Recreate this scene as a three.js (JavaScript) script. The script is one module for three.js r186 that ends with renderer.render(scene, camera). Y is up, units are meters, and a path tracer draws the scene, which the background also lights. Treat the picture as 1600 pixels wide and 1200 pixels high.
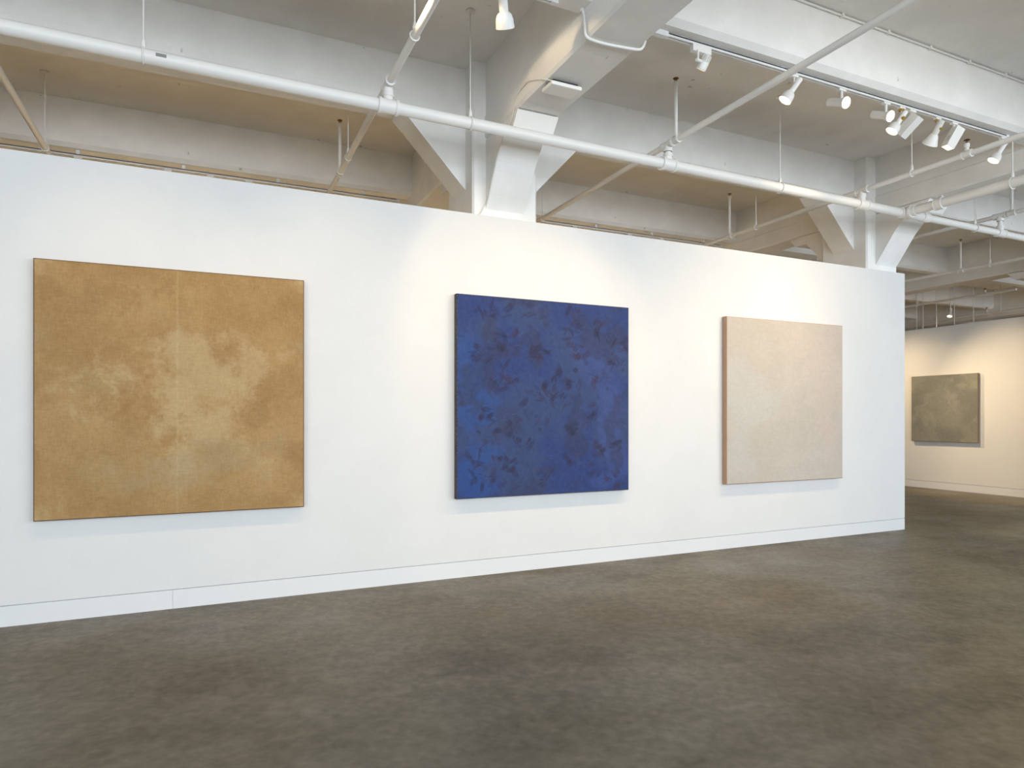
import * as THREE from 'three';
import { RectAreaLightUniformsLib } from 'three/addons/lights/RectAreaLightUniformsLib.js';
import { mergeGeometries } from 'three/addons/utils/BufferGeometryUtils.js';

// ───────────────────────── camera, sky, daylight, exposure ─────────────────────────
const scene = new THREE.Scene();
const camera = new THREE.PerspectiveCamera(2 * Math.atan(600 / 1032) * 180 / Math.PI, 4 / 3, 0.05, 200);
camera.position.set(0, 1.6, 6.2);
camera.lookAt(0.42028, 1.6, 6.2 - 0.90739);          // level: the verticals stay vertical
camera.setViewOffset(1600, 1200, 0, -52, 1600, 1200); // lens shifted up
scene.background = new THREE.Color().setRGB(0.62, 0.78, 1.0);
scene.backgroundIntensity = 1.2;

RectAreaLightUniformsLib.init();
const DAY = new THREE.Color().setRGB(0.82, 0.91, 1.0);
const WARM = new THREE.Color().setRGB(1.0, 0.75, 0.45);
const DAY_POWER = 6.9, SPOT = 6.5;
const renderer = new THREE.WebGLRenderer({ antialias: true });
renderer.toneMapping = THREE.LinearToneMapping;
renderer.toneMappingExposure = 1.0;
renderer.shadowMap.enabled = true;

// bays of the concrete frame
const SLAB = 5.25, BAY = 5.95, BX = [-9.28, -3.33, 2.62, 8.57, 14.52, 20.47], BW = 0.43, BBOT = 4.47;
const X0 = -9.4, X1 = 25.2, Z0 = -12.6, Z1 = 12.6, WALLTOP = 3.65;

// one area light in every window of the wall behind the camera
const WIN = BX.slice(0, 5).map(x => [x + 0.75, x + 5.65]);
const WY0 = 0.9, WY1 = 4.6;
for (const [a, b] of WIN) {
  const l = new THREE.RectAreaLight(DAY, DAY_POWER, b - a - 0.1, WY1 - WY0 - 0.1);
  l.name = 'window_daylight';
  l.position.set((a + b) / 2, (WY0 + WY1) / 2, Z1 - 0.16);
  l.lookAt((a + b) / 2, (WY0 + WY1) / 2, 0);
  scene.add(l);
}

// ───────────────────────── helpers ─────────────────────────
let seed = 7;
const rnd = () => { seed = (seed * 1664525 + 1013904223) >>> 0; return seed / 4294967296; };
const names = new Map();
function numbered(n) { const k = names.get(n) || 0; names.set(n, k + 1); return k ? n + '_' + String(k).padStart(3, '0') : n; }
function shade(o) { o.castShadow = true; o.receiveShadow = true; return o; }
function metricUV(g) {                                  // uv in metres, by the way each face points
  if (g.index) g = g.toNonIndexed();
  g.computeVertexNormals();
  const p = g.attributes.position, n = p.count, uv = new Float32Array(n * 2);
  const a = new THREE.Vector3(), b = new THREE.Vector3(), c = new THREE.Vector3(), m = new THREE.Vector3();
  for (let i = 0; i < n; i += 3) {
    a.fromBufferAttribute(p, i); b.fromBufferAttribute(p, i + 1); c.fromBufferAttribute(p, i + 2);
    m.subVectors(b, a).cross(c.clone().sub(a));
    const ax = Math.abs(m.x), ay = Math.abs(m.y), az = Math.abs(m.z);
    for (let k = 0; k < 3; k++) {
      const x = p.getX(i + k), y = p.getY(i + k), z = p.getZ(i + k);
      const q = ay >= ax && ay >= az ? [x, z] : ax >= az ? [z, y] : [x, y];
      uv[(i + k) * 2] = q[0]; uv[(i + k) * 2 + 1] = q[1];
    }
  }
  g.setAttribute('uv', new THREE.BufferAttribute(uv, 2));
  return g;
}
function boxGeo(x0, x1, y0, y1, z0, z1) {
  const g = new THREE.BoxGeometry(x1 - x0, y1 - y0, z1 - z0);
  g.translate((x0 + x1) / 2, (y0 + y1) / 2, (z0 + z1) / 2);
  return metricUV(g);
}
// profile drawn in (across, up), pushed along x or z
function prismX(pts, x0, x1) {                           // pts = [z, y]
  const s = new THREE.Shape(pts.map(([z, y]) => new THREE.Vector2(-z, y)));
  const g = new THREE.ExtrudeGeometry(s, { depth: x1 - x0, bevelEnabled: false });
  g.rotateY(Math.PI / 2); g.translate(x0, 0, 0);
  return metricUV(g);
}
function prismZ(pts, z0, z1) {                           // pts = [x, y]
  const s = new THREE.Shape(pts.map(([x, y]) => new THREE.Vector2(x, y)));
  const g = new THREE.ExtrudeGeometry(s, { depth: z1 - z0, bevelEnabled: false });
  g.translate(0, 0, z0);
  return metricUV(g);
}
const UPV = new THREE.Vector3(0, 1, 0);
function align(g, p, d) {                                // local +y onto direction d, origin onto p
  const q = new THREE.Quaternion().setFromUnitVectors(UPV, new THREE.Vector3(...d).normalize());
  g.applyQuaternion(q); g.translate(...p);
  return g;
}
function rod(a, b, r, seg = 14, r2 = r) {
  const A = new THREE.Vector3(...a), B = new THREE.Vector3(...b), d = B.clone().sub(A), L = d.length();
  const g = new THREE.CylinderGeometry(r2, r, L, seg);
  g.translate(0, L / 2, 0);
  return align(g, a, d.toArray());
}
function ring(c, d, R, r, arc = Math.PI * 2, seg = 24) { // torus round direction d
  const g = new THREE.TorusGeometry(R, r, 8, seg, arc);
  g.rotateX(Math.PI / 2);
  return align(g, c, d);
}
function lathe(pts, c, d, seg = 28) { return align(new THREE.LatheGeometry(pts.map(([r, y]) => new THREE.Vector2(r, y)), seg), c, d); }
function merge(list) { return list.length === 1 ? list[0] : mergeGeometries(list.map(g => (g.index ? g.toNonIndexed() : g))); }
function mesh(name, geos, mat, parent) {
  const m = shade(new THREE.Mesh(merge(Array.isArray(geos) ? geos : [geos]), mat));
  m.name = parent && parent !== scene ? name : numbered(name);
  (parent || scene).add(m);
  return m;
}
function tag(o, label, category, group, kind) {
  o.userData.label = label; o.userData.category = category;
  if (group) o.userData.group = group;
  if (kind) o.userData.kind = kind;
  return o;
}
function thing(name, label, category, pos = [0, 0, 0], group, kind) {
  const g = new THREE.Group(); g.name = numbered(name); g.position.set(...pos); scene.add(g);
  return tag(g, label, category, group, kind);
}

// tiling value noise
function noise2(period, s) {
  const t = new Float32Array(period * period);
  let k = (s * 2654435761) >>> 0;
  for (let i = 0; i < t.length; i++) { k = (k * 1664525 + 1013904223) >>> 0; t[i] = ((k >>> 8) & 65535) / 65535; }
  return (u, v) => {                                     // u, v in 0..1
    const x = u * period, y = v * period, xi = Math.floor(x), yi = Math.floor(y);
    let fx = x - xi, fy = y - yi; fx = fx * fx * (3 - 2 * fx); fy = fy * fy * (3 - 2 * fy);
    const x0 = ((xi % period) + period) % period, y0 = ((yi % period) + period) % period, x1 = (x0 + 1) % period, y1 = (y0 + 1) % period;
    const a = t[y0 * period + x0], b = t[y0 * period + x1], c = t[y1 * period + x0], d = t[y1 * period + x1];
    return a + (b - a) * fx + (c - a) * fy + (a - b - c + d) * fx * fy;
  };
}
function fbm(period, oct, s, gain = 0.55) {
  const fs = []; for (let i = 0; i < oct; i++) fs.push(noise2(period << i, s + i * 17));
  let tot = 0, amp = 1; for (let i = 0; i < oct; i++) { tot += amp; amp *= gain; }
  return (u, v) => { let r = 0, a = 1; for (const f of fs) { r += a * f(u, v); a *= gain; } return r / tot; };
}
function tex(w, h, fn, srgb = true) {
  const d = new Uint8Array(w * h * 4);
  for (let j = 0; j < h; j++) for (let i = 0; i < w; i++) {
    const c = fn((i + 0.5) / w, (j + 0.5) / h), o = (j * w + i) * 4;
    for (let k = 0; k < 3; k++) d[o + k] = Math.max(0, Math.min(255, Math.round(c[k])));
    d[o + 3] = 255;
  }
  const t = new THREE.DataTexture(d, w, h, THREE.RGBAFormat);
  t.wrapS = t.wrapT = THREE.RepeatWrapping; t.magFilter = THREE.LinearFilter; t.minFilter = THREE.LinearMipmapLinearFilter;
  t.generateMipmaps = true; if (srgb) t.colorSpace = THREE.SRGBColorSpace; t.needsUpdate = true;
  return t;
}
const mix = (a, b, t) => a.map((x, i) => x + (b[i] - x) * t);
const sm = (a, b, x) => { const t = Math.max(0, Math.min(1, (x - a) / (b - a))); return t * t * (3 - 2 * t); };
function every(t, mx, my = mx) { const c = t.clone(); c.repeat.set(1 / mx, 1 / my); c.needsUpdate = true; return c; }

// ───────────────────────── materials ─────────────────────────
// painted concrete: slight blotches, a few chips and pin holes, board marks
const cA = fbm(4, 5, 11), cB = fbm(16, 4, 23), cC = fbm(64, 3, 31);
const concreteTex = tex(1024, 1024, (u, v) => {
  const t = cA(u, v) * 0.6 + cB(u, v) * 0.4;
  let c = mix([233, 231, 226], [243, 241, 237], sm(0.3, 0.7, t));
  const chip = cB(u + 0.31, v + 0.7) * 0.55 + cC(u, v) * 0.45;
  if (chip > 0.755) c = mix(c, [196, 192, 184], sm(0.755, 0.80, chip));
  return c;
});
const concreteBump = tex(1024, 1024, (u, v) => {
  const board = Math.abs(((v * 16) % 1) - 0.5) > 0.485 ? -26 : 0;
  const t = 128 + (cA(u, v) - 0.5) * 120 + (cB(v, u) - 0.5) * 60 + (cC(u, v) - 0.5) * 40 + board;
  return [t, t, t];
}, false);
const M = {};
const hex = (h, o = {}) => new THREE.MeshStandardMaterial({ color: h, roughness: 0.6, ...o });
M.concrete = new THREE.MeshStandardMaterial({ map: every(concreteTex, 3.1), bumpMap: every(concreteBump, 3.1), bumpScale: 0.006, roughness: 0.75 });
M.slab = new THREE.MeshStandardMaterial({ map: every(concreteTex, 4.3), bumpMap: every(concreteBump, 4.3), bumpScale: 0.006, roughness: 0.85 });
const wA = fbm(8, 5, 71), wB = fbm(128, 2, 73);
const wallTex = tex(512, 512, (u, v) => mix([221, 220, 217], [227, 226, 223], wA(u, v)));
const wallBump = tex(512, 512, (u, v) => { const t = 128 + (wB(u, v) - 0.5) * 60 + (wA(u, v) - 0.5) * 60; return [t, t, t]; }, false);
M.wall = new THREE.MeshStandardMaterial({ map: every(wallTex, 3.7), bumpMap: every(wallBump, 0.6), bumpScale: 0.0006, roughness: 0.8 });
M.reveal = hex(0xb9bcc0, { roughness: 0.9 });
M.base = hex(0xe2e2e1, { roughness: 0.5 });
M.pipe = hex(0xe8e6e1, { roughness: 0.42 });
M.fixture = hex(0xebe9e4, { roughness: 0.38 });
M.track = hex(0xe4e4e2, { roughness: 0.4 });
M.slot = hex(0x2e2b28, { roughness: 0.7 });
M.brass = hex(0x6b4a1e, { roughness: 0.4, metalness: 0.8 });
M.gold = hex(0xc79a3c, { roughness: 0.35, metalness: 0.7 });
M.dark = hex(0x3b3a38, { roughness: 0.6 });
M.tape = hex(0x8b8a85, { roughness: 0.9 });
M.cable = hex(0xdad7d0, { roughness: 0.6 });
M.frame = hex(0x55585a, { roughness: 0.5 });
M.glass = new THREE.MeshPhysicalMaterial({ color: 0xffffff, transmission: 1, roughness: 0.02, thickness: 0, ior: 1.45 });
M.lens = hex(0xfff2d8, { emissive: new THREE.Color().setRGB(1, 0.86, 0.62), emissiveIntensity: 3.2, roughness: 0.3 });
M.lensBright = hex(0xfff2d8, { emissive: new THREE.Color().setRGB(1, 0.88, 0.66), emissiveIntensity: 9, roughness: 0.3 });
M.lensDim = hex(0xfff2d8, { emissive: new THREE.Color().setRGB(1, 0.86, 0.62), emissiveIntensity: 1.2, roughness: 0.3 });
M.reflector = hex(0xd8d8d6, { roughness: 0.25, metalness: 0.6 });

// trowelled, sealed concrete floor
const fA = fbm(6, 6, 101, 0.5), fB = fbm(5, 6, 211, 0.55), fC = fbm(9, 5, 307, 0.6), fD = fbm(256, 2, 401, 0.6), fW = fbm(4, 3, 17);
const floorTex = tex(2048, 2048, (u, v) => {
  const wu = u + (fW(u, v) - 0.5) * 0.10, wv = v + (fW(v + 0.4, u) - 0.5) * 0.10;
  let c = mix([106, 98, 83], [115, 107, 91], sm(0.32, 0.68, fA(wu, wv * 2)));
  c = mix(c, [104, 105, 101], 0.45 * sm(0.50, 0.68, fB(wu, wv)));
  c = mix(c, [112, 96, 77], 0.45 * sm(0.50, 0.70, fB(wv + 0.37, wu + 0.11)));
  c = mix(c, [92, 84, 68], 0.6 * sm(0.54, 0.70, fC(wu * 1, wv * 2)));
  const g = (fD(u, v) - 0.5) * 26 + (fC(u * 4, v * 7) - 0.5) * 15 + (fC(u * 2 + v * 3, v * 9 - u * 2) - 0.5) * 14;
  return c.map(x => x + g);
});
const floorRough = tex(1024, 1024, (u, v) => { const t = 120 + (fA(u, v) - 0.5) * 90 + (fD(u, v) - 0.5) * 40; return [t, t, t]; }, false);
const floorBump = tex(1024, 1024, (u, v) => { const t = 128 + (fD(u, v) - 0.5) * 120 + (fC(u, v) - 0.5) * 90; return [t, t, t]; }, false);
M.floor = new THREE.MeshPhysicalMaterial({ specularIntensity: 0.6, map: every(floorTex, 12.5), roughnessMap: every(floorRough, 5), bumpMap: every(floorBump, 2.2), bumpScale: 0.0012, roughness: 1.0 });

// ───────────────────────── the setting ─────────────────────────
{
  const f = mesh('floor', boxGeo(X0 - 0.3, X1 + 0.3, -0.25, 0, Z0 - 0.3, Z1 + 0.3), M.floor);
  tag(f, 'mottled brown grey sealed concrete floor', 'floor', null, 'structure');

  const wf = thing('wall_front', 'long white gallery partition wall that carries the three large square paintings', 'wall', [0, 0, 0], null, 'structure');
  mesh('wall_panel', boxGeo(X0, 9.05, 0.163, WALLTOP, -0.10, 0), M.wall, wf);
  mesh('wall_core', boxGeo(X0, 9.05, 0, 0.163, -0.10, -0.014), M.reveal, wf);
  const bf = thing('baseboard_front', 'flush white baseboard under the partition wall of the three large paintings', 'baseboard', [0, 0, 0], null, 'structure');
  mesh('board', boxGeo(X0, -0.2535, 0, 0.157, -0.013, 0.0), M.base, bf);
  mesh('board', boxGeo(-0.2515, 9.05, 0, 0.157, -0.013, 0.0), M.base, bf);

  const FX = 14.78;
  const wr = thing('wall_far', 'white end wall past the partition with the small grey green painting', 'wall', [0, 0, 0], null, 'structure');
  mesh('wall_panel', boxGeo(FX, FX + 0.12, 0.163, 3.61, -9.6, 5.2), M.wall, wr);
  mesh('wall_core', boxGeo(FX + 0.014, FX + 0.12, 0, 0.163, -9.6, 5.2), M.reveal, wr);
  const br = thing('baseboard_far', 'flush white baseboard under the end wall with the grey green painting', 'baseboard', [0, 0, 0], null, 'structure');
  mesh('board', boxGeo(FX, FX + 0.013, 0, 0.156, -9.6, 5.2), M.base, br);

  tag(mesh('wall_left', boxGeo(X0 - 0.3, X0, 0, SLAB, Z0, Z1), M.wall), 'white outer wall out of view beyond the golden brown painting', 'wall', null, 'structure');
  tag(mesh('wall_right', boxGeo(X1, X1 + 0.3, 0, SLAB, Z0, Z1), M.wall), 'white outer wall far beyond the end wall', 'wall', null, 'structure');
  tag(mesh('wall_back', boxGeo(X0 - 0.3, X1 + 0.3, 0, SLAB, Z0 - 0.3, Z0), M.wall), 'white outer wall of the dim space behind the partition', 'wall', null, 'structure');
  tag(mesh('added_wall_rear', boxGeo(X0, 13.2, 0, WALLTOP, -6.5, -6.36), M.wall), 'added white wall hidden behind the partition, bounces warm light to the ceiling', 'wall', null, 'structure');  // unseen wall, added to bounce warm lamp light onto the rear ceiling
  // the window wall behind the camera
  const ww = thing('wall_windows', 'white window wall on the side of the viewer', 'wall', [0, 0, 0], null, 'structure');
  mesh('sill_wall', boxGeo(X0 - 0.3, X1 + 0.3, 0, WY0, Z1, Z1 + 0.3), M.wall, ww);
  mesh('head_wall', boxGeo(X0 - 0.3, X1 + 0.3, WY1, SLAB, Z1, Z1 + 0.3), M.wall, ww);
  let px = X0 - 0.3;
  for (const [a, b] of [...WIN, [X1 + 0.3, 0]]) { mesh('pier', boxGeo(px, a, WY0, WY1, Z1, Z1 + 0.3), M.wall, ww); px = b; }
  WIN.forEach(([a, b], i) => {
    const w = thing('window_' + (i + 1), 'tall steel framed window on the side of the viewer, bay ' + ['one', 'two', 'three', 'four', 'five'][i], 'window', [0, 0, 0], null, 'structure');
    mesh('window_frame', [boxGeo(a, a + 0.06, WY0, WY1, Z1 + 0.1, Z1 + 0.16), boxGeo(b - 0.06, b, WY0, WY1, Z1 + 0.1, Z1 + 0.16),
      boxGeo(a, b, WY0, WY0 + 0.06, Z1 + 0.1, Z1 + 0.16), boxGeo(a, b, WY1 - 0.06, WY1, Z1 + 0.1, Z1 + 0.16)], M.frame, w);
    for (let k = 0; k < 4; k++) {
      const x0 = a + 0.06 + (b - a - 0.12) * k / 4, x1 = a + 0.06 + (b - a - 0.12) * (k + 1) / 4;
      if (k) mesh('mullion', boxGeo(x0 - 0.02, x0 + 0.02, WY0 + 0.06, WY1 - 0.06, Z1 + 0.1, Z1 + 0.16), M.frame, w);
      mesh('pane', boxGeo(x0 + 0.02, x1 - 0.02, WY0 + 0.06, WY1 - 0.06, Z1 + 0.125, Z1 + 0.131), M.glass, w);
    }
  });
}

// ceiling: slab, deep beams across, joists along
const JOISTS = [[-7.6, 0.34], [-5.28, 0.23], [-2.905, 0.23], [-0.47, 0.34], [1.905, 0.23], [4.28, 0.23], [6.65, 0.34], [9.03, 0.23], [11.4, 0.23]];
{
  const c = thing('ceiling', 'white painted concrete ceiling with deep beams and joists', 'ceiling', [0, 0, 0], null, 'structure');
  mesh('slab', boxGeo(X0 - 0.3, X1 + 0.3, SLAB, SLAB + 0.25, Z0 - 0.3, Z1 + 0.3), M.slab, c);
  for (const x of BX) {
    const k = 0.022, e = 0.012, x1 = x + BW;
    mesh('ceiling_beam', prismZ([[x, SLAB], [x, 4.715], [x - e, 4.70], [x - e, BBOT + k], [x + k - e, BBOT], [x1 - k + e, BBOT], [x1 + e, BBOT + k], [x1 + e, 4.70], [x1, 4.715], [x1, SLAB]], Z0, Z1), M.concrete, c);
  }
  const spans = [[-9.28 + BW, -3.33], [-3.33 + BW, 2.62], [2.62 + BW, 8.57], [8.57 + BW, 14.52], [14.52 + BW, 20.47], [20.47 + BW, X1]];
  for (const [z, w] of JOISTS) {
    const b = w > 0.3 ? 4.73 : 4.705, h = w / 2, k = w > 0.3 ? 0.02 : 0.045;
    for (const [a, d] of spans) mesh('ceiling_joist', prismX([[z - h, SLAB], [z - h, b + 0.02], [z - h + 0.02, b], [z + h - k, b], [z + h, b + k], [z + h, SLAB]], a, d), M.concrete, c);
  }
}

// columns with bracket haunches
function column(x0, x1, z1, label, cut) {
  const bx = (x0 + x1) / 2, zb = z1 - 0.74;
  const g = thing('concrete_column', label, 'column', [bx, 0, (z1 + zb) / 2], null, 'structure');
  const at = geo => { geo.translate(-bx, 0, -(z1 + zb) / 2); return geo; };
  const k = 0.02;
  const shaft = new THREE.ExtrudeGeometry(new THREE.Shape([[x0 + k, z1], [x1 - k, z1], [x1, z1 - k], [x1, zb + k], [x1 - k, zb], [x0 + k, zb], [x0, zb + k], [x0, z1 - k]].map(p => new THREE.Vector2(p[0], -p[1]))), { depth: SLAB, bevelEnabled: false });
  shaft.rotateX(-Math.PI / 2);
  mesh('shaft', at(metricUV(shaft)), M.concrete, g);
  const zc = (z1 + zb) / 2, ha = 0.165, bl = cut.beam;
  // side brackets under the joist
  const side = (s, xf) => {
    const p = [[xf, 4.72], [xf + s * 0.70, 4.72], [xf + s * 0.60, 4.62], [xf + s * 0.07, 4.06], [xf, 3.99]];
    return prismZ(s > 0 ? p.slice().reverse() : p, zc - ha, zc + ha);
  };
  mesh('haunch', at(side(-1, x0)), M.concrete, g);
  mesh('haunch', at(side(1, x1)), M.concrete, g);
  // front and rear brackets under the deep beam, with their stepped collar
  const prof = (s, zf) => [[zf, 4.46], [zf + s * 0.77, 4.46], [zf + s * 0.755, 4.44], [zf + s * 0.68, 4.355], [zf + s * 0.665, 4.335], [zf + s * 0.64, 4.325], [zf + s * 0.45, 4.33], [zf + s * 0.28, 4.144], [zf + s * 0.10, 3.885], [zf, 3.75]];
  const fr = prismX(prof(1, z1), bl[0], bl[1]); mesh('haunch', at(fr), M.concrete, g);
  const re = prismX(prof(-1, zb).reverse(), bl[0], bl[1]); mesh('haunch', at(re), M.concrete, g);
  return g;
}
column(2.474, 3.212, -0.10, 'thick white concrete column with sloped brackets rising behind the wall above the blue painting', { beam: [2.62, 3.05] });
column(8.39, 9.03, -0.10, 'white concrete column with sloped brackets at the end of the partition wall', { beam: [8.57, 9.00] });
column(-3.49, -2.75, -0.10, 'white concrete column out of view beyond the golden brown painting', { beam: [-3.33, -2.90] });
column(14.36, 15.10, -0.10, 'white concrete column standing in the line of the far end wall', { beam: [14.52, 14.95] });

// ───────────────────────── paintings ─────────────────────────
function canvasTex(w, h, draw) {
  const c = document.createElement('canvas'); c.width = w; c.height = h;
  const g = c.getContext('2d'); draw(g, w, h);
  const t = new THREE.CanvasTexture(c); t.colorSpace = THREE.SRGBColorSpace; return t;
}
const weaveBump = tex(256, 256, (u, v) => { const t = 128 + 60 * Math.sin(u * Math.PI * 128) * Math.sin(v * Math.PI * 128) + (rnd() - 0.5) * 60; return [t, t, t]; }, false);
function plane01(w, h) { return new THREE.PlaneGeometry(w, h); }
function painting(name, label, c, w, h, t, face, edge, turn = 0) {
  const g = thing(name, label, 'painting', c); g.rotation.y = turn;
  const r = 0.008, d = t - 0.002;
  const s = new THREE.Shape(); s.moveTo(-w / 2 + r, -h / 2 + r); s.lineTo(w / 2 - r, -h / 2 + r); s.lineTo(w / 2 - r, h / 2 - r); s.lineTo(-w / 2 + r, h / 2 - r); s.closePath();
  const e = new THREE.ExtrudeGeometry(s, { depth: d - r - 0.004, bevelEnabled: true, bevelThickness: r, bevelSize: r, bevelSegments: 3, steps: 1 });
  e.translate(0, 0, r + 0.002 - 0.0);
  // the back bevel reaches z = 0.002; the painted face is the stretched front
  mesh('canvas_sides', metricUV(e), edge, g);
  const f = plane01(w - 2 * r, h - 2 * r); f.translate(0, 0, t + 0.0055 - 0.001);
  mesh('painted_face', f, face, g);
  return g;
}
// golden brown field, two widths joined down the middle
const gA = fbm(3, 6, 501), gB = fbm(7, 5, 511), gC = fbm(90, 3, 521), gS = fbm(5, 4, 531), gH = fbm(6, 7, 541, 0.72);
const blot = (u, v, list) => { let m = 0; for (const [x, y, rx, ry, k] of list) m += k * Math.exp(-(((u - x) / rx) ** 2 + ((v - y) / ry) ** 2)); return m; };
const gPale = [[0.30, 0.62, 0.16, 0.10, 1], [0.45, 0.70, 0.12, 0.06, 1], [0.25, 0.52, 0.07, 0.06, 1], [0.62, 0.66, 0.14, 0.10, 1.1], [0.70, 0.52, 0.14, 0.09, 1.1], [0.55, 0.45, 0.10, 0.16, 0.9], [0.78, 0.62, 0.07, 0.10, 0.8], [0.66, 0.34, 0.12, 0.07, 0.9], [0.42, 0.40, 0.10, 0.05, 0.7], [0.82, 0.25, 0.12, 0.05, 0.8], [0.55, 0.20, 0.08, 0.05, 0.7]];
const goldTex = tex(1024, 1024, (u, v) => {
  const hi = gH(u, v), wu = u + (gS(u, v) - 0.5) * 0.12, wv = v + (gS(v, u) - 0.5) * 0.12;
  let c = mix([156, 123, 78], [170, 137, 91], sm(0.35, 0.65, gA(wu, wv) * 0.5 + hi * 0.5));
  // paler patches with ragged outlines
  const palePatch = blot(wu, wv, gPale) * 0.55 + (hi - 0.5) * 2.2;
  c = mix(c, [186, 165, 126], 0.5 * sm(0.22, 0.75, palePatch));
  // greyer wash brushed over the lower right
  const wash = blot(wu, wv, [[0.72, 0.22, 0.28, 0.14, 1], [0.35, 0.12, 0.2, 0.07, 0.7], [0.9, 0.35, 0.1, 0.1, 0.8]]) * 0.6 + (gH(v + 0.3, u) - 0.5) * 2.0;
  c = mix(c, [158, 140, 108], 0.45 * sm(0.2, 0.7, wash));
  c = mix(c, [146, 112, 69], 0.4 * sm(0.56, 0.68, gH(v + 0.61, u + 0.2)));
  const seamX = 0.494 + (gC(0.5, v * 0.5) - 0.5) * 0.006, d = Math.abs(u - seamX);
  if (d < 0.007) c = mix(c, [196, 175, 132], 0.26 * (1 - d / 0.007) * sm(0.25, 0.5, gB(0.3, v * 2)));
  const weave = (gC(u * 3, v * 0.7) - 0.5) * 13 + (gC(u * 0.7, v * 3) - 0.5) * 13;
  return c.map(x => x + weave);
});
const faceMat = (map, o = {}) => new THREE.MeshPhysicalMaterial({ specularIntensity: 0.5, map, bumpMap: (() => { const b = weaveBump.clone(); b.repeat.set(10, 10); b.needsUpdate = true; return b; })(), bumpScale: 0.0005, roughness: 0.7, ...o });
painting('painting', 'large golden brown painting with a faint vertical seam, leftmost on the long wall', [-0.204, 1.811, 0], 1.995, 2.022, 0.07, faceMat(goldTex), hex(0x6e4f30, { roughness: 0.8 }));

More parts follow.
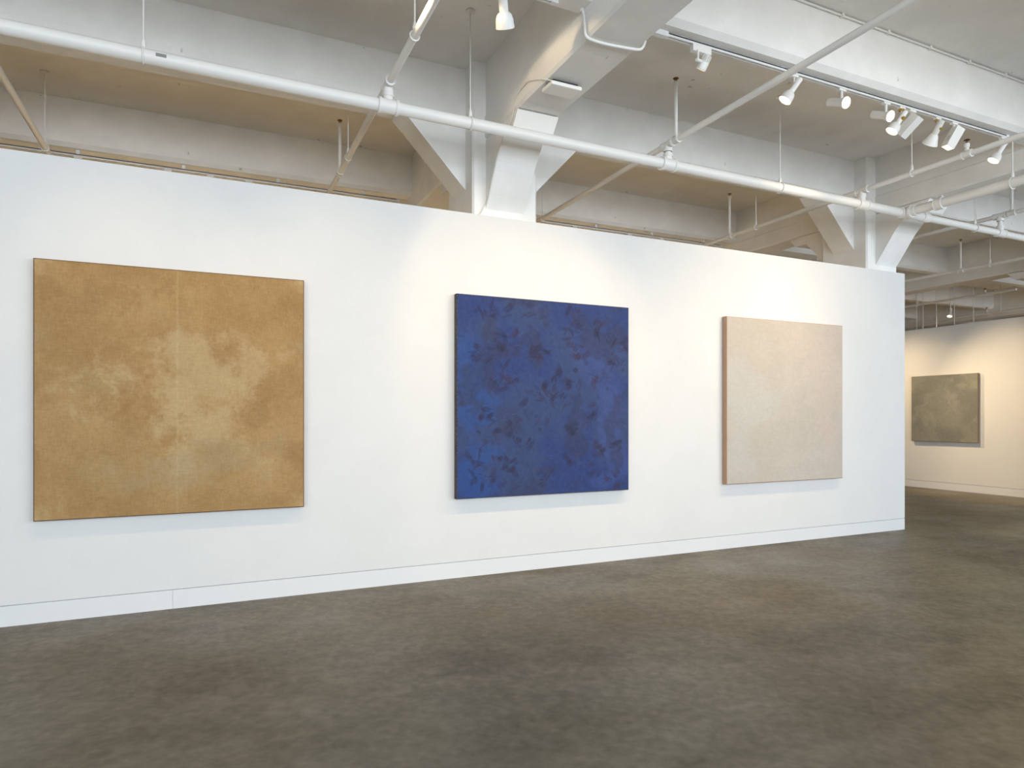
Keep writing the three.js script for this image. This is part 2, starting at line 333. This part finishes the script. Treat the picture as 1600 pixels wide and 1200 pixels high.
// blue field with smeared dark marks
const bA = fbm(3, 5, 601), bB = fbm(8, 5, 611), bC = fbm(60, 3, 621), bD = fbm(4, 4, 641);
const blueTex = (() => {
  const W = 1024, c = document.createElement('canvas'); c.width = c.height = W; const g = c.getContext('2d');
  const im = g.createImageData(W, W);
  for (let j = 0; j < W; j++) for (let i = 0; i < W; i++) {
    const u = i / W, v = j / W, o = (j * W + i) * 4;
    const e = (bB(u, v) - 0.5) * 2;
    let k = mix([49, 64, 112], [57, 71, 110], sm(0.38, 0.62, bA(u, v) + e * 0.15));
    k = mix(k, [47, 78, 138], 0.6 * sm(0.3, 0.8, blot(u, v, [[0.05, 0.4, 0.1, 0.2, 1], [0.12, 0.56, 0.12, 0.08, 1], [0.05, 0.9, 0.08, 0.15, 1], [0.2, 0.78, 0.1, 0.06, 0.8], [0.18, 0.95, 0.12, 0.05, 0.7]]) + e * 0.5));
    k = mix(k, [66, 82, 138], 0.55 * sm(0.3, 0.8, blot(u, v, [[0.9, 0.55, 0.1, 0.3, 1], [0.75, 0.3, 0.1, 0.15, 0.8], [0.95, 0.85, 0.08, 0.1, 0.9], [0.7, 0.62, 0.08, 0.1, 0.8], [0.8, 0.95, 0.1, 0.05, 0.7]]) + e * 0.5));
    k = mix(k, [55, 59, 84], 0.5 * sm(0.52, 0.66, bB(u + 0.2, v)));
    const n = (bC(u, v) - 0.5) * 10;
    im.data[o] = k[0] + n; im.data[o + 1] = k[1] + n; im.data[o + 2] = k[2] + n; im.data[o + 3] = 255;
  }
  g.putImageData(im, 0, 0);
  g.lineCap = 'round';
  const stroke = (x, y, a, L, w, al, col) => {            // a smear made of many fine hairs
    const cur = (rnd() - 0.5) * 0.9, hairs = Math.max(3, Math.round(w));
    for (let h = 0; h < hairs; h++) {
      const off = (h / (hairs - 1) - 0.5) * w, nx = -Math.sin(a), ny = Math.cos(a), sh = (rnd() - 0.5) * L * 0.35, l = L * (0.55 + 0.45 * rnd()) * (1 - Math.abs(off / w) * 0.7);
      const x0 = x + nx * off + Math.cos(a) * sh, y0 = y + ny * off + Math.sin(a) * sh;
      g.strokeStyle = `rgba(${col[0]},${col[1]},${col[2]},${al * (0.4 + 0.6 * rnd())})`; g.lineWidth = 1.2 + rnd() * 1.6;
      g.beginPath(); g.moveTo(x0 - Math.cos(a) * l / 2, y0 - Math.sin(a) * l / 2);
      g.quadraticCurveTo(x0 + nx * cur * l * 0.3, y0 + ny * cur * l * 0.3, x0 + Math.cos(a) * l / 2, y0 + Math.sin(a) * l / 2); g.stroke();
    }
  };
  const hubs = [[0.15, 0.07], [0.25, 0.04], [0.4, 0.06], [0.65, 0.08], [0.83, 0.13], [0.35, 0.18], [0.45, 0.26], [0.7, 0.27], [0.13, 0.3], [0.28, 0.32], [0.24, 0.42], [0.3, 0.38], [0.65, 0.38], [0.58, 0.4], [0.8, 0.4], [0.04, 0.52], [0.5, 0.48], [0.57, 0.54], [0.4, 0.55], [0.48, 0.62], [0.12, 0.6], [0.15, 0.64], [0.3, 0.64], [0.63, 0.68], [0.78, 0.57], [0.35, 0.75], [0.17, 0.72], [0.22, 0.85], [0.3, 0.87], [0.12, 0.9], [0.48, 0.92], [0.63, 0.82], [0.8, 0.76], [0.92, 0.74], [0.78, 0.87], [0.9, 0.95], [0.2, 0.93], [0.1, 0.8], [0.92, 0.3], [0.6, 0.17], [0.22, 0.22], [0.95, 0.18]];
  for (const [x, y] of hubs) {
    const n = 4 + Math.floor(rnd() * 7);
    for (let i = 0; i < n; i++) stroke((x + (rnd() - 0.5) * 0.10) * W, (y + (rnd() - 0.5) * 0.10) * W, (rnd() < 0.6 ? -0.8 : 0.7) + (rnd() - 0.5) * 1.3, 20 + rnd() * 70, 4 + rnd() * 30, 0.16 + rnd() * 0.26, rnd() < 0.65 ? [40, 39, 62] : [58, 45, 68]);
  }
  for (let i = 0; i < 220; i++) stroke(rnd() * W, rnd() * W, rnd() * 3.14, 14 + rnd() * 60, 3 + rnd() * 14, 0.07 + rnd() * 0.14, [44, 46, 74]);
  for (let i = 0; i < 160; i++) stroke(rnd() * W, rnd() * W, rnd() * 3.14, 12 + rnd() * 40, 2 + rnd() * 5, 0.06 + rnd() * 0.08, [86, 106, 166]);
  const t = new THREE.CanvasTexture(c); t.colorSpace = THREE.SRGBColorSpace; return t;
})();
const blueEdge = tex(128, 128, (u, v) => { const k = rnd(); return k > 0.82 ? [120, 116, 110] : k > 0.5 ? [44, 52, 82] : [58, 54, 58]; });
painting('painting', 'large deep blue painting with smeared dark marks, middle of the long wall', [3.252, 1.806, 0], 2.03, 2.028, 0.075, faceMat(blueTex, { roughness: 0.65, specularIntensity: 0.35 }), new THREE.MeshStandardMaterial({ map: every(blueEdge, 0.5), roughness: 0.8 }));

// pale cream field
const pA = fbm(3, 5, 701), pB = fbm(10, 5, 711), pC = fbm(70, 3, 721);
const paleTex = tex(1024, 1024, (u, v) => {
  const e = (pB(u, v) - 0.5) * 2;
  let c = mix([189, 179, 166], [195, 185, 172], sm(0.35, 0.65, pA(u, v) + e * 0.2));
  c = mix(c, [190, 187, 179], 0.6 * sm(0.2, 0.7, blot(u, v, [[0.12, 0.55, 0.15, 0.2, 1], [0.25, 0.45, 0.1, 0.08, 0.8], [0.1, 0.2, 0.12, 0.15, 0.9], [0.4, 0.5, 0.1, 0.15, 0.5]]) + e * 0.8));
  c = mix(c, [197, 180, 167], 0.5 * sm(0.2, 0.7, blot(u, v, [[0.85, 0.6, 0.12, 0.25, 1], [0.7, 0.85, 0.2, 0.1, 0.8], [0.9, 0.25, 0.1, 0.15, 0.8], [0.6, 0.2, 0.12, 0.1, 0.6]]) + e * 0.8));
  const n = (pC(u, v) - 0.5) * 9 + (pC(u * 0.4, v * 3) - 0.5) * 6;
  return c.map(x => x + n);
});
painting('painting', 'large pale cream painting nearest the end of the long wall', [6.68, 1.804, 0], 2.0, 2.027, 0.075, faceMat(paleTex, { roughness: 0.6 }), hex(0xb9957a, { roughness: 0.7 }));

// grey green field on the end wall
const sA = fbm(3, 6, 801), sB = fbm(50, 3, 811), sC = fbm(6, 4, 821);
const greyTex = tex(512, 512, (u, v) => {
  let c = mix([121, 121, 113], [135, 134, 124], sm(0.3, 0.7, sA(u, v)));
  c = mix(c, [153, 150, 136], 0.5 * sm(0.52, 0.72, sC(u + 0.2, v)));
  const n = (sB(u, v) - 0.5) * 12; return c.map(x => x + n);
});
painting('painting', 'small grey green painting on the end wall beyond the partition', [14.78, 1.795, -3.0], 1.44, 1.475, 0.065, faceMat(greyTex), hex(0x8d7a62, { roughness: 0.8 }), -Math.PI / 2);

// ───────────────────────── sprinkler pipes ─────────────────────────
const PZ = 0.66, PY = 4.253, PS = -0.0066, PR = 0.0525, BY = 4.43;   // the main falls a little to the right
const mainY = x => PY + PS * x, PF = mainY(8.08);
function hangerRing(parent, c, dir, R, rodTop = SLAB, flange = true) {
  const h = mesh('hanger', [rod([c[0], c[1] + R + 0.03, c[2]], [c[0], rodTop, c[2]], 0.0065, 8), ring(c, dir, R + 0.006, 0.006)], M.pipe, parent);
  mesh('hanger_bracket', [lathe([[0, -0.04], [0.016, -0.04], [0.018, 0.0], [0.010, 0.035], [0, 0.035]], [c[0], c[1] + R + 0.035, c[2]], [0, 1, 0], 12)], M.pipe, h);
  if (flange) mesh('ceiling_flange', lathe([[0, 0], [0.042, 0], [0.042, -0.012], [0.012, -0.03], [0, -0.03]].reverse(), [c[0], rodTop, c[2]], [0, 1, 0], 20), M.pipe, h);
  return h;
}
function teeGeo(c, along, up, R, r, L) {                  // tee: body with beads along a pipe and a branch collar
  const v = (s, d) => [c[0] + d[0] * s, c[1] + d[1] * s, c[2] + d[2] * s];
  return [rod(v(-L, along), v(L, along), R * 1.16, 22), rod(v(-L - 0.012, along), v(-L + 0.014, along), R * 1.3, 22), rod(v(L - 0.014, along), v(L + 0.012, along), R * 1.3, 22),
    rod(c, v(R + 0.05, up), r * 1.35, 18), rod(v(R + 0.025, up), v(R + 0.055, up), r * 1.6, 18)];
}
function sprinkler(parent, x, z, y0, top) {
  const g = mesh('sprinkler_riser', top - y0 > 0.12 ? [rod([x, y0, z], [x, top - 0.055, z], 0.0185), rod([x, top - 0.085, z], [x, top - 0.04, z], 0.026), ring([x, y0 + 0.04, z], [0, 1, 0], 0.022, 0.008)] : [rod([x, y0, z], [x, top - 0.035, z], 0.024)], M.pipe, parent);
  mesh('sprinkler_head', [rod([x, top - 0.042, z], [x, top - 0.028, z], 0.014, 8), rod([x - 0.013, top - 0.03, z], [x - 0.009, top, z], 0.0035, 6), rod([x + 0.013, top - 0.03, z], [x + 0.009, top, z], 0.0035, 6),
    lathe([[0, 0], [0.028, 0], [0.03, -0.004], [0.012, 0.008], [0, 0.008]], [x, top, z], [0, 1, 0], 14)], M.brass, g);
  return g;
}
{
  const m = thing('sprinkler_main_pipe', 'thick white sprinkler pipe hung along the whole partition wall below the ceiling', 'pipe', [0, PY, PZ]);
  const L = o => { o.position.set(0, -PY, -PZ); return o; };
  L(mesh('pipe', rod([-6.5, mainY(-6.5), PZ], [8.5, mainY(8.5), PZ], PR, 32), M.pipe, m));
  L(mesh('reduced_pipe', rod([8.5, mainY(8.5), PZ], [14.3, mainY(14.3), PZ], 0.044, 28), M.pipe, m));
  L(mesh('reducer', [rod([8.42, mainY(8.42), PZ], [8.53, mainY(8.53), PZ], 0.061, 24), rod([8.53, mainY(8.53), PZ], [8.58, mainY(8.58), PZ], 0.058, 24, 0.048)], M.pipe, m));
  for (const x of [-1.545, 1.405, 4.35, 7.29, 10.13]) {
    const R = x > 9 ? 0.045 : PR, y = mainY(x);
    L(mesh('tee', [...teeGeo([x, y, PZ], [1, 0, 0], [0, 1, 0], R, 0.031, 0.075), rod([x, y, PZ], [x, (x > 7 && x < 8 ? 4.375 : BY) - 0.077, PZ], 0.031, 18), rod([x, y + R + 0.055, PZ], [x, y + R + 0.07, PZ], 0.036, 18)], M.pipe, m));
  }
  L(mesh('side_tee', [...teeGeo([8.08, PF, PZ], [1, 0, 0], [0, 0, 1], PR, 0.05, 0.09), rod([8.08, PF, PZ], [8.08, PF, PZ + 0.16], 0.066, 22)], M.pipe, m));
  for (const x of [-3.1, -0.418, 2.154, 5.93]) L(hangerRing(m, [x, mainY(x), PZ], [1, 0, 0], PR));
  L(hangerRing(m, [9.55, mainY(9.55), PZ], [1, 0, 0], 0.047));
  const tp = new THREE.CylinderGeometry(PR + 0.0008, PR + 0.0008, 0.07, 10, 1, true, 0.35, 0.5); tp.rotateZ(Math.PI / 2); tp.rotateX(0.5); tp.translate(-0.3, mainY(-0.3), PZ);
  L(mesh('bare_patch', tp, M.tape, m));
}
{
  const g = thing('sprinkler_feed_pipe', 'thick white pipe that leaves the main pipe toward the viewer near the last column', 'pipe', [8.08, PF, PZ]);
  const L = o => { o.position.set(-8.08, -PF, -PZ); return o; };
  L(mesh('pipe', rod([8.08, PF, PZ + 0.16], [8.08, PF - 0.06, 6.2], 0.057, 32), M.pipe, g));
  L(mesh('coupling', [rod([8.08, PF - 0.005, 1.06], [8.08, PF - 0.006, 1.15], 0.072, 24), ring([8.08, PF - 0.005, 1.06], [0, 0, 1], 0.068, 0.008), ring([8.08, PF - 0.006, 1.15], [0, 0, 1], 0.068, 0.008), rod([8.08, PF + 0.08, 1.07], [8.08, PF + 0.08, 1.14], 0.012, 8)], M.pipe, g));
  L(hangerRing(g, [8.08, PF - 0.015, 1.905], [0, 0, 1], 0.058, 4.70, false));
}
function branch(x, y, z0, z1, label, hangers, heads, tee = true) {
  const g = thing('sprinkler_branch_pipe', label, 'pipe', [x, y, PZ]);
  const L = o => { o.position.set(-x, -y, -PZ); return o; };
  const joints = [z0, ...heads.map(h => h[0]).sort((a, b) => a - b), z1];
  L(mesh('pipe', rod([x, y, z0], [x, y, z1], 0.0295, 22), M.pipe, g));
  if (tee) L(mesh('branch_tee', [rod([x, y, PZ - 0.075], [x, y, PZ + 0.075], 0.038, 18), rod([x, y, PZ - 0.085], [x, y, PZ - 0.06], 0.045, 18), rod([x, y, PZ + 0.06], [x, y, PZ + 0.085], 0.045, 18), rod([x, y - 0.076, PZ], [x, y, PZ], 0.038, 16), rod([x, y - 0.076, PZ], [x, y - 0.04, PZ], 0.046, 18)], M.pipe, g));
  for (const z of hangers) L(hangerRing(g, [x, y, z], [0, 0, 1], 0.0295, SLAB, true));
  for (const [z, top] of heads) {
    L(mesh('head_tee', [rod([x, y, z - 0.045], [x, y, z + 0.045], 0.036, 16), rod([x, y, z - 0.052], [x, y, z - 0.035], 0.042, 16), rod([x, y, z + 0.035], [x, y, z + 0.052], 0.042, 16)], M.pipe, g));
    L(sprinkler(g, x, z, y, top));
  }
  return g;
}
branch(-1.545, 4.45, -5.0, 5.2, 'thin white sprinkler pipe crossing at the upper left corner', [-2.2, 1.4], []);
branch(1.405, BY, -5.0, 5.2, 'thin white sprinkler pipe crossing over the wall between the golden and blue paintings', [-1.08, 1.45, -3.4], [[-1.575, 5.04]]);
branch(4.35, BY, -5.0, 5.2, 'thin white sprinkler pipe crossing just right of the deep beam and its wireless panel', [-2.15, 4.1], [[0.787, 5.06]]);
branch(7.29, 4.375, -5.0, 5.2, 'thin white sprinkler pipe crossing under the track spotlights near the last column', [-1.06, 1.29, 3.6], [[-1.594, 5.03], [1.89, 4.53]]);
branch(10.13, BY, -5.0, 5.2, 'thin white sprinkler pipe just beyond the last column and thick feed pipe', [0.338, -2.4], [[0.807, 5.0]]);
branch(13.3, 4.455, -6.5, 5.2, 'thin white sprinkler pipe before the end wall, with a tall upright sprinkler', [-1.25, -4.5], [[-1.78, 5.05]], false);
branch(16.25, 4.43, -6.5, -2.36, 'thin cream sprinkler pipe seen over the top of the end wall', [-4.6], [[-3.01, 4.56]], false);
branch(19.4, 4.44, -7.0, -3.2, 'thin sprinkler pipe farthest away above the end wall', [-4.4], [[-4.75, 4.60]], false);

// ───────────────────────── light tracks and track spotlights ─────────────────────────
const TZ = 1.885, TY = 4.672;
function track(label, x0, x1, y, z, top) {
  const g = thing('light_track', label, 'light track', [(x0 + x1) / 2, y, z]);
  const c = (x0 + x1) / 2, h = (x1 - x0) / 2;
  mesh('track_rail', [boxGeo(-h, h, 0, 0.026, -0.018, -0.006), boxGeo(-h, h, 0, 0.026, 0.006, 0.018), boxGeo(-h, h, 0.016, 0.028, -0.018, 0.018)], M.track, g);
  for (let x = -h + 0.25; x < h; x += 1.1) mesh('mount', boxGeo(x - 0.02, x + 0.02, 0.028, top - y - 0.0005, -0.014, 0.014), M.track, g);
  mesh('track_slot', boxGeo(-h, h, 0.010, 0.016, -0.006, 0.006), M.slot, g);
  mesh('end_feed', boxGeo(-h - 0.06, -h + 0.10, -0.008, 0.034, -0.022, 0.022), M.track, g);
  mesh('end_cap', boxGeo(h - 0.03, h + 0.02, -0.006, 0.034, -0.021, 0.021), M.track, g);
  return g;
}
track('white light track with the row of lit spotlights under the joist at upper right', 3.28, 8.0, TY, TZ, 4.705);
track('white light track under the joist at the top edge left of the deep beam', -2.6, 2.35, TY, TZ, 4.705);

const lamps = [];
function spot(g, p, dir, cd, half, pen) {                 // the lamp's own light, just in front of its lens
  const s = new THREE.SpotLight(WARM, cd, 0, half, pen, 2);
  s.name = 'lamp_light'; s.position.set(...p); s.castShadow = true; s.shadow.radius = 2.2; s.shadow.mapSize.set(1024, 1024);
  s.target.position.set(p[0] + dir[0], p[1] + dir[1], p[2] + dir[2]); s.target.name = 'lamp_target';
  g.add(s); g.add(s.target);
}
const unit = d => { const l = Math.hypot(...d); return d.map(x => x / l); };
const add = (p, d, s) => [p[0] + d[0] * s, p[1] + d[1] * s, p[2] + d[2] * s];
function adapter(g, L = 0.05) { mesh('track_adapter', boxGeo(-L, L, -0.022, -0.001, -0.016, 0.016), M.fixture, g); }
// bell: a rod-like socket handle and a flared round shade; kind 'bell' | 'cone'
function bellLamp(label, x, z, y, piv, aim, o = {}) {
  const g = thing('track_spotlight', label, 'spotlight', [x, y, z], 'spotlights on the ceiling tracks');
  const d = unit(aim), P = piv;                           // P: middle of socket handle, local
  adapter(g, 0.04);
  mesh('stem', [rod([0, -0.02, 0], [0, P[1] + 0.01, 0], 0.008, 10), ...(o.knob ? [] : [rod([0, P[1] + 0.01, 0], P, 0.008, 8)])], M.fixture, g);
  mesh('socket', [rod(add(P, d, -0.085), add(P, d, 0.055), o.sock || 0.026, 20), rod(add(P, d, -0.09), add(P, d, -0.08), (o.sock || 0.026) * 0.9, 18)], M.fixture, g);
  if (o.knob) { mesh('pivot_knob', rod(add(P, [0, 0, 1], 0.02), add(P, [0, 0, 1], 0.042), 0.016, 14), M.gold, g); mesh('pivot_collar', ring([0, -0.03, 0], [0, 1, 0], 0.022, 0.008), M.gold, g); }
  const S = add(P, d, 0.05), k = o.cone;
  const prof = k ? [[0.032, 0], [0.040, 0.003], [0.080, 0.098], [0.078, 0.099], [0.037, 0.008]]
    : [[0.024, 0], [0.036, 0.003], [0.048, 0.016], [0.056, 0.042], [0.060, 0.088], [0.058, 0.089], [0.053, 0.045], [0.030, 0.008]];
  const sc = o.scale || 1;
  mesh('shade', lathe(prof.map(([r, h]) => [r * sc, h * sc]), S, d), M.fixture, g);
  const lz = (k ? 0.075 : 0.078) * sc, lr = (k ? 0.062 : 0.054) * sc;
  mesh('lens', lathe([[0, lz + 0.006], [lr * 0.5, lz + 0.005], [lr, lz], [lr, lz - 0.004], [0, lz - 0.004]].reverse(), S, d), o.dim ? M.lensDim : M.lens, g);
  spot(g, add(S, d, (k ? 0.105 : 0.094) * sc), d, o.cd ?? SPOT, o.half ?? 0.72, o.pen ?? 1);
  lamps.push(g);
  return g;
}
// can: short plain cylinder seen end on
function canLamp(label, x, z, y, piv, aim, o = {}) {
  const g = thing('track_spotlight', label, 'spotlight', [x, y, z], 'spotlights on the ceiling tracks');
  const d = unit(aim), P = piv;
  adapter(g, 0.045);
  mesh('stem', rod([0, -0.02, 0], P, 0.012, 12), M.fixture, g);
  mesh('can', lathe([[0, -0.16], [0.034, -0.16], [0.036, -0.155], [0.036, 0.0], [0.046, 0.02], [0.052, 0.055], [0.050, 0.056], [0.044, 0.03], [0.0, 0.02]].reverse(), P, d), M.fixture, g);
  mesh('lens', lathe([[0, 0.064], [0.03, 0.060], [0.049, 0.048], [0.046, 0.04], [0, 0.04]].reverse(), P, d), M.lensBright, g);
  spot(g, add(P, d, 0.068), d, o.cd ?? 30, o.half ?? 0.9, 1);
  return g;
}
// square: rectangular box head
function squareLamp(label, x, z, y, piv, aim, o = {}) {
  const g = thing('track_spotlight', label, 'spotlight', [x, y, z], 'spotlights on the ceiling tracks');
  const d = unit(aim), P = piv;
  adapter(g, 0.045);
  mesh('stem', rod([0, -0.02, 0], [P[0] * 0.6, P[1] + 0.06, P[2] * 0.6], 0.011, 12), M.fixture, g);
  const bx = (w, y0, y1) => { const b = new THREE.BoxGeometry(w, y1 - y0, w); b.translate(0, (y0 + y1) / 2, 0); b.rotateY(0.5); return align(b, P, d); };
  const wall = (sx, sz) => { const b = new THREE.BoxGeometry(sx ? 0.005 : 0.094, 0.03, sz ? 0.005 : 0.094); b.translate(sx * 0.0445, 0.115, sz * 0.0445); b.rotateY(0.5); return align(b, P, d); };
  mesh('housing', [bx(0.094, -0.09, 0.10), wall(1, 0), wall(-1, 0), wall(0, 1), wall(0, -1)], M.fixture, g);
  const vent = new THREE.BoxGeometry(0.05, 0.06, 0.002); vent.translate(0, 0.045, 0.048); vent.rotateY(0.5);
  mesh('vent', align(vent, P, d), hex(0xc9cacb), g);
  mesh('lens', bx(0.078, 0.10, 0.108), M.lens, g);
  spot(g, add(P, d, 0.135), d, o.cd ?? SPOT, o.half ?? 0.72, 1);
  return g;
}
// ribbed: modern cylinder with cooling ribs on a long driver box
{
  const g = thing('track_spotlight', 'small ribbed cylinder spotlight under a long box, next to the deep beam', 'spotlight', [3.70, TY, TZ], 'spotlights on the ceiling tracks');
  const P = [0.06, -0.115, 0.01], d = unit([-0.5, -2.2, -1.4]);
  mesh('driver_box', boxGeo(-0.07, 0.12, -0.055, -0.001, -0.02, 0.02), M.fixture, g);
  mesh('arm', [rod([-0.03, -0.05, 0.03], [-0.03, -0.135, 0.03], 0.009, 10), rod([-0.045, -0.135, 0.03], [0.02, -0.125, 0.012], 0.014, 12)], M.fixture, g);
  const ribs = []; for (let i = 0; i < 14; i++) { const a = i / 14 * Math.PI * 2, b = new THREE.BoxGeometry(0.018, 0.05, 0.006); b.translate(0.029, -0.02, 0); b.rotateY(a); ribs.push(align(b, P, d)); }
  const body = mesh('head', [lathe([[0, -0.05], [0.026, -0.05], [0.026, 0.005], [0.040, 0.006], [0.041, 0.066], [0.037, 0.067], [0.034, 0.05], [0, 0.05]].reverse(), P, d)], M.fixture, g);
  mesh('cooling_rib', ribs, M.fixture, body);
  mesh('lens', lathe([[0, 0.056], [0.033, 0.056], [0.033, 0.051], [0, 0.051]].reverse(), P, d), M.lens, g);
  spot(g, add(P, d, 0.078), d, SPOT, 0.72, 1);
}
bellLamp('lit bell spotlight hanging alone beside the crossing sprinkler pipe', 4.79, TZ, TY, [-0.0, -0.11, 0], [-1.15, -1.95, -0.78]);
canLamp('glaring can spotlight that points toward the viewer, the one on the left', 5.40, TZ, TY, [0, -0.125, 0], [-0.02, -0.34, 0.75]);
canLamp('glaring can spotlight that points toward the viewer, the one on the right', 6.02, TZ, TY, [0, -0.13, 0], [-0.02, -0.38, 0.75]);
bellLamp('lit bell spotlight just below the right glaring can spotlight, beside a box spotlight', 6.25, TZ, TY, [-0.02, -0.125, 0.0], [-1.1, -1.95, -0.75], { knob: true });
squareLamp('white box spotlight close beside the lower bell spotlight, its mouth hidden', 6.41, TZ, TY, [-0.02, -0.14, 0], [-0.3, -1.0, -1.1]);
bellLamp('cone shaded spotlight with brass pivots between the two box spotlights', 6.81, TZ, TY, [-0.005, -0.12, 0], [0.25, -1.0, -0.9], { cone: true, knob: true, sock: 0.03 });
squareLamp('white box spotlight with a lit mouth, right of the cone shaded one', 7.08, TZ, TY, [0.0, -0.14, 0], [-0.65, -1.6, -0.55]);
bellLamp('lit bell spotlight last on the right, beyond the end of the track', 7.93, TZ, TY, [-0.03, -0.14, 0.0], [-0.9, -1.8, -0.7]);
bellLamp('white bell spotlight at the top edge left of the deep beam', 1.93, TZ, TY, [0, -0.115, 0], [0.55, -1.25, -0.85], { half: 0.75, cd: 3.5, scale: 1.15, sock: 0.033 });
bellLamp('bell spotlight out of view above the right half of the golden painting', 0.70, TZ, TY, [0, -0.12, 0], [0.35, -2.0, -1.15]);
bellLamp('bell spotlight out of view that shines along the track at the deep beam', 1.12, TZ, TY, [0, -0.12, 0], [1.48, -1.1, -0.5], { cd: 3.6, half: 0.82, pen: 0.12 });
bellLamp('bell spotlight out of view above the left half of the golden painting', -0.7, TZ, TY, [0, -0.12, 0], [0.2, -2.2, -1.2]);

// behind the partition: a track under the joist, its lamps mostly below the top of the wall
const BZ = -2.89, BTY = 4.628;
track('pale light track behind the partition, left of the column above the blue painting', -3.0 + 0.3, 2.45, BTY, BZ, 4.705);
track('pale light track behind the partition, between the two columns', 3.25, 8.3, BTY, BZ, 4.705);
[[-1.35, 'first'], [-0.42, 'second'], [0.05, 'third'], [0.5, 'fourth'], [5.3, 'fifth'], [6.35, 'sixth'], [7.0, 'seventh']].forEach(([x, w], i) =>
  bellLamp('dim bell spotlight low behind the top of the partition, ' + w + ' from the left', x, BZ, BTY, [0, -0.20, 0], [0.1 * (i % 3 - 1), -1.2, -0.75], { cd: 43, half: 1.0 }));

// spotlights for the end wall
track('short light track out of view behind the partition for the end wall', 12.2, 13.0, BTY, -5.28, 4.705);
track('second short light track out of view behind the partition for the end wall', 12.0, 12.6, BTY, -2.905, 4.705);
bellLamp('bell spotlight out of view that lights the grey green painting', 12.6, -5.28, BTY, [0, -0.12, 0], [2.1, -3.1, 2.0], { cd: 44, half: 0.56, pen: 1 });
bellLamp('bell spotlight out of view that washes the end wall', 12.3, -2.905, BTY, [0, -0.12, 0], [2.4, -3.1, 1.5], { cd: 36, half: 0.59, pen: 1 });
// seen over the top of the end wall: a hung track with rods and one lit lamp
{
  const g = thing('hung_light_track', 'light track hung on thin rods, seen over the top of the end wall', 'light track', [17.0, 3.42, -4.4]);
  mesh('track_rail', boxGeo(-0.018, 0.018, 0, 0.03, -1.6, 1.6), M.track, g);
  for (const z of [-1.2, -0.72, -0.55, -0.2, 0.25, 0.7]) mesh('hanger_rod', rod([0, 0.03, z], [0, SLAB - 3.42, z], 0.009, 8), M.pipe, g);
}
for (const [z, w] of [[-5.5, 'rear'], [-4.0, 'middle'], [-3.1, 'front']]) bellLamp('added fill spotlight hidden behind the end wall on the hung track, the ' + w + ' one', 17.0, z, 3.418, [0, -0.12, 0], [0.35, -1, 0.1], { cd: 45, half: 1.1 });  // unseen lamps added to brighten the ceiling beyond the end wall
bellLamp('lit bell spotlight seen far away over the top of the end wall', 17.5, -4.55, 4.43, [0, -0.10, 0], [-0.5, -1, 0.1], { cd: 12, half: 1.0 });
tag(mesh('lamp_drop_rod', rod([17.5, 4.434, -4.55], [17.5, SLAB, -4.55], 0.012, 10), M.pipe), 'thin drop rod that carries the far spotlight over the end wall', 'rod');

// ───────────────────────── conduits, panel and cable on the beams ─────────────────────────
function curve(pts, r, seg = 60, rad = 8) { return new THREE.TubeGeometry(new THREE.CatmullRomCurve3(pts.map(p => new THREE.Vector3(...p)), false, 'catmullrom', 0.4), seg, r, rad); }
{
  const g = thing('conduit', 'thin straight conduit clipped along the joist top in the upper right corner', 'conduit', [0, 0, 0]);
  mesh('tube', rod([3.07, 5.232, 2.034], [8.55, 5.232, 2.034], 0.010, 10), M.pipe, g);
  for (let x = 4.6; x < 8.5; x += 0.62) mesh('clip', boxGeo(x - 0.016, x + 0.016, 5.215, 5.25, 2.021, 2.05), M.pipe, g);
}
{
  const g = thing('conduit', 'white curved conduit bent around the underside of the deep beam', 'conduit', [0, 0, 0]);
  mesh('tube', curve([[2.30, 4.98, 1.66], [2.52, 4.90, 1.70], [2.592, 4.80, 1.78], [2.592, 4.68, 1.88], [2.592, 4.56, 1.91], [2.588, 4.47, 1.93], [2.64, 4.452, 1.925], [2.78, 4.454, 1.92], [2.95, 4.454, 1.94], [3.06, 4.455, 1.97], [3.08, 4.52, 2.0], [3.075, 4.66, 2.0]], 0.0115, 90, 10), M.pipe, g);
  mesh('coupling', rod([2.592, 4.69, 1.873], [2.592, 4.72, 1.85], 0.0165, 12), M.pipe, g);
}
{
  const g = thing('wireless_panel', 'flat white panel fixed under the deep beam above the blue painting', 'panel', [2.79, 4.42, 1.20]);
  const s = new THREE.Shape([[-0.14, -0.085], [0.14, -0.085], [0.14, 0.085], [-0.14, 0.085]].map(p => new THREE.Vector2(...p)));
  const e = new THREE.ExtrudeGeometry(s, { depth: 0.022, bevelEnabled: true, bevelSize: 0.006, bevelThickness: 0.005, bevelSegments: 2 }); e.rotateX(-Math.PI / 2); e.rotateX(0.03);
  mesh('cover', e, M.fixture, g);
  mesh('backplate', boxGeo(-0.12, 0.12, 0.027, 0.05, -0.07, 0.07), M.dark, g);
}
tag(mesh('cable', curve([[2.66, 4.45, 1.27], [2.604, 4.47, 1.22], [2.598, 4.58, 0.95], [2.60, 4.585, 0.80], [2.606, 4.565, 0.69], [2.606, 4.47, 0.61], [2.606, 4.37, 0.53], [2.606, 4.30, 0.36], [2.606, 4.13, 0.19], [2.606, 3.88, 0.02], [2.60, 3.80, -0.075], [2.55, 3.69, -0.085], [2.50, 3.67, -0.09]], 0.0045, 110, 6), M.cable), 'thin cable from the wireless panel down the column bracket', 'cable');

scene.traverse(o => { if (o.isMesh) shade(o); });
renderer.render(scene, camera);
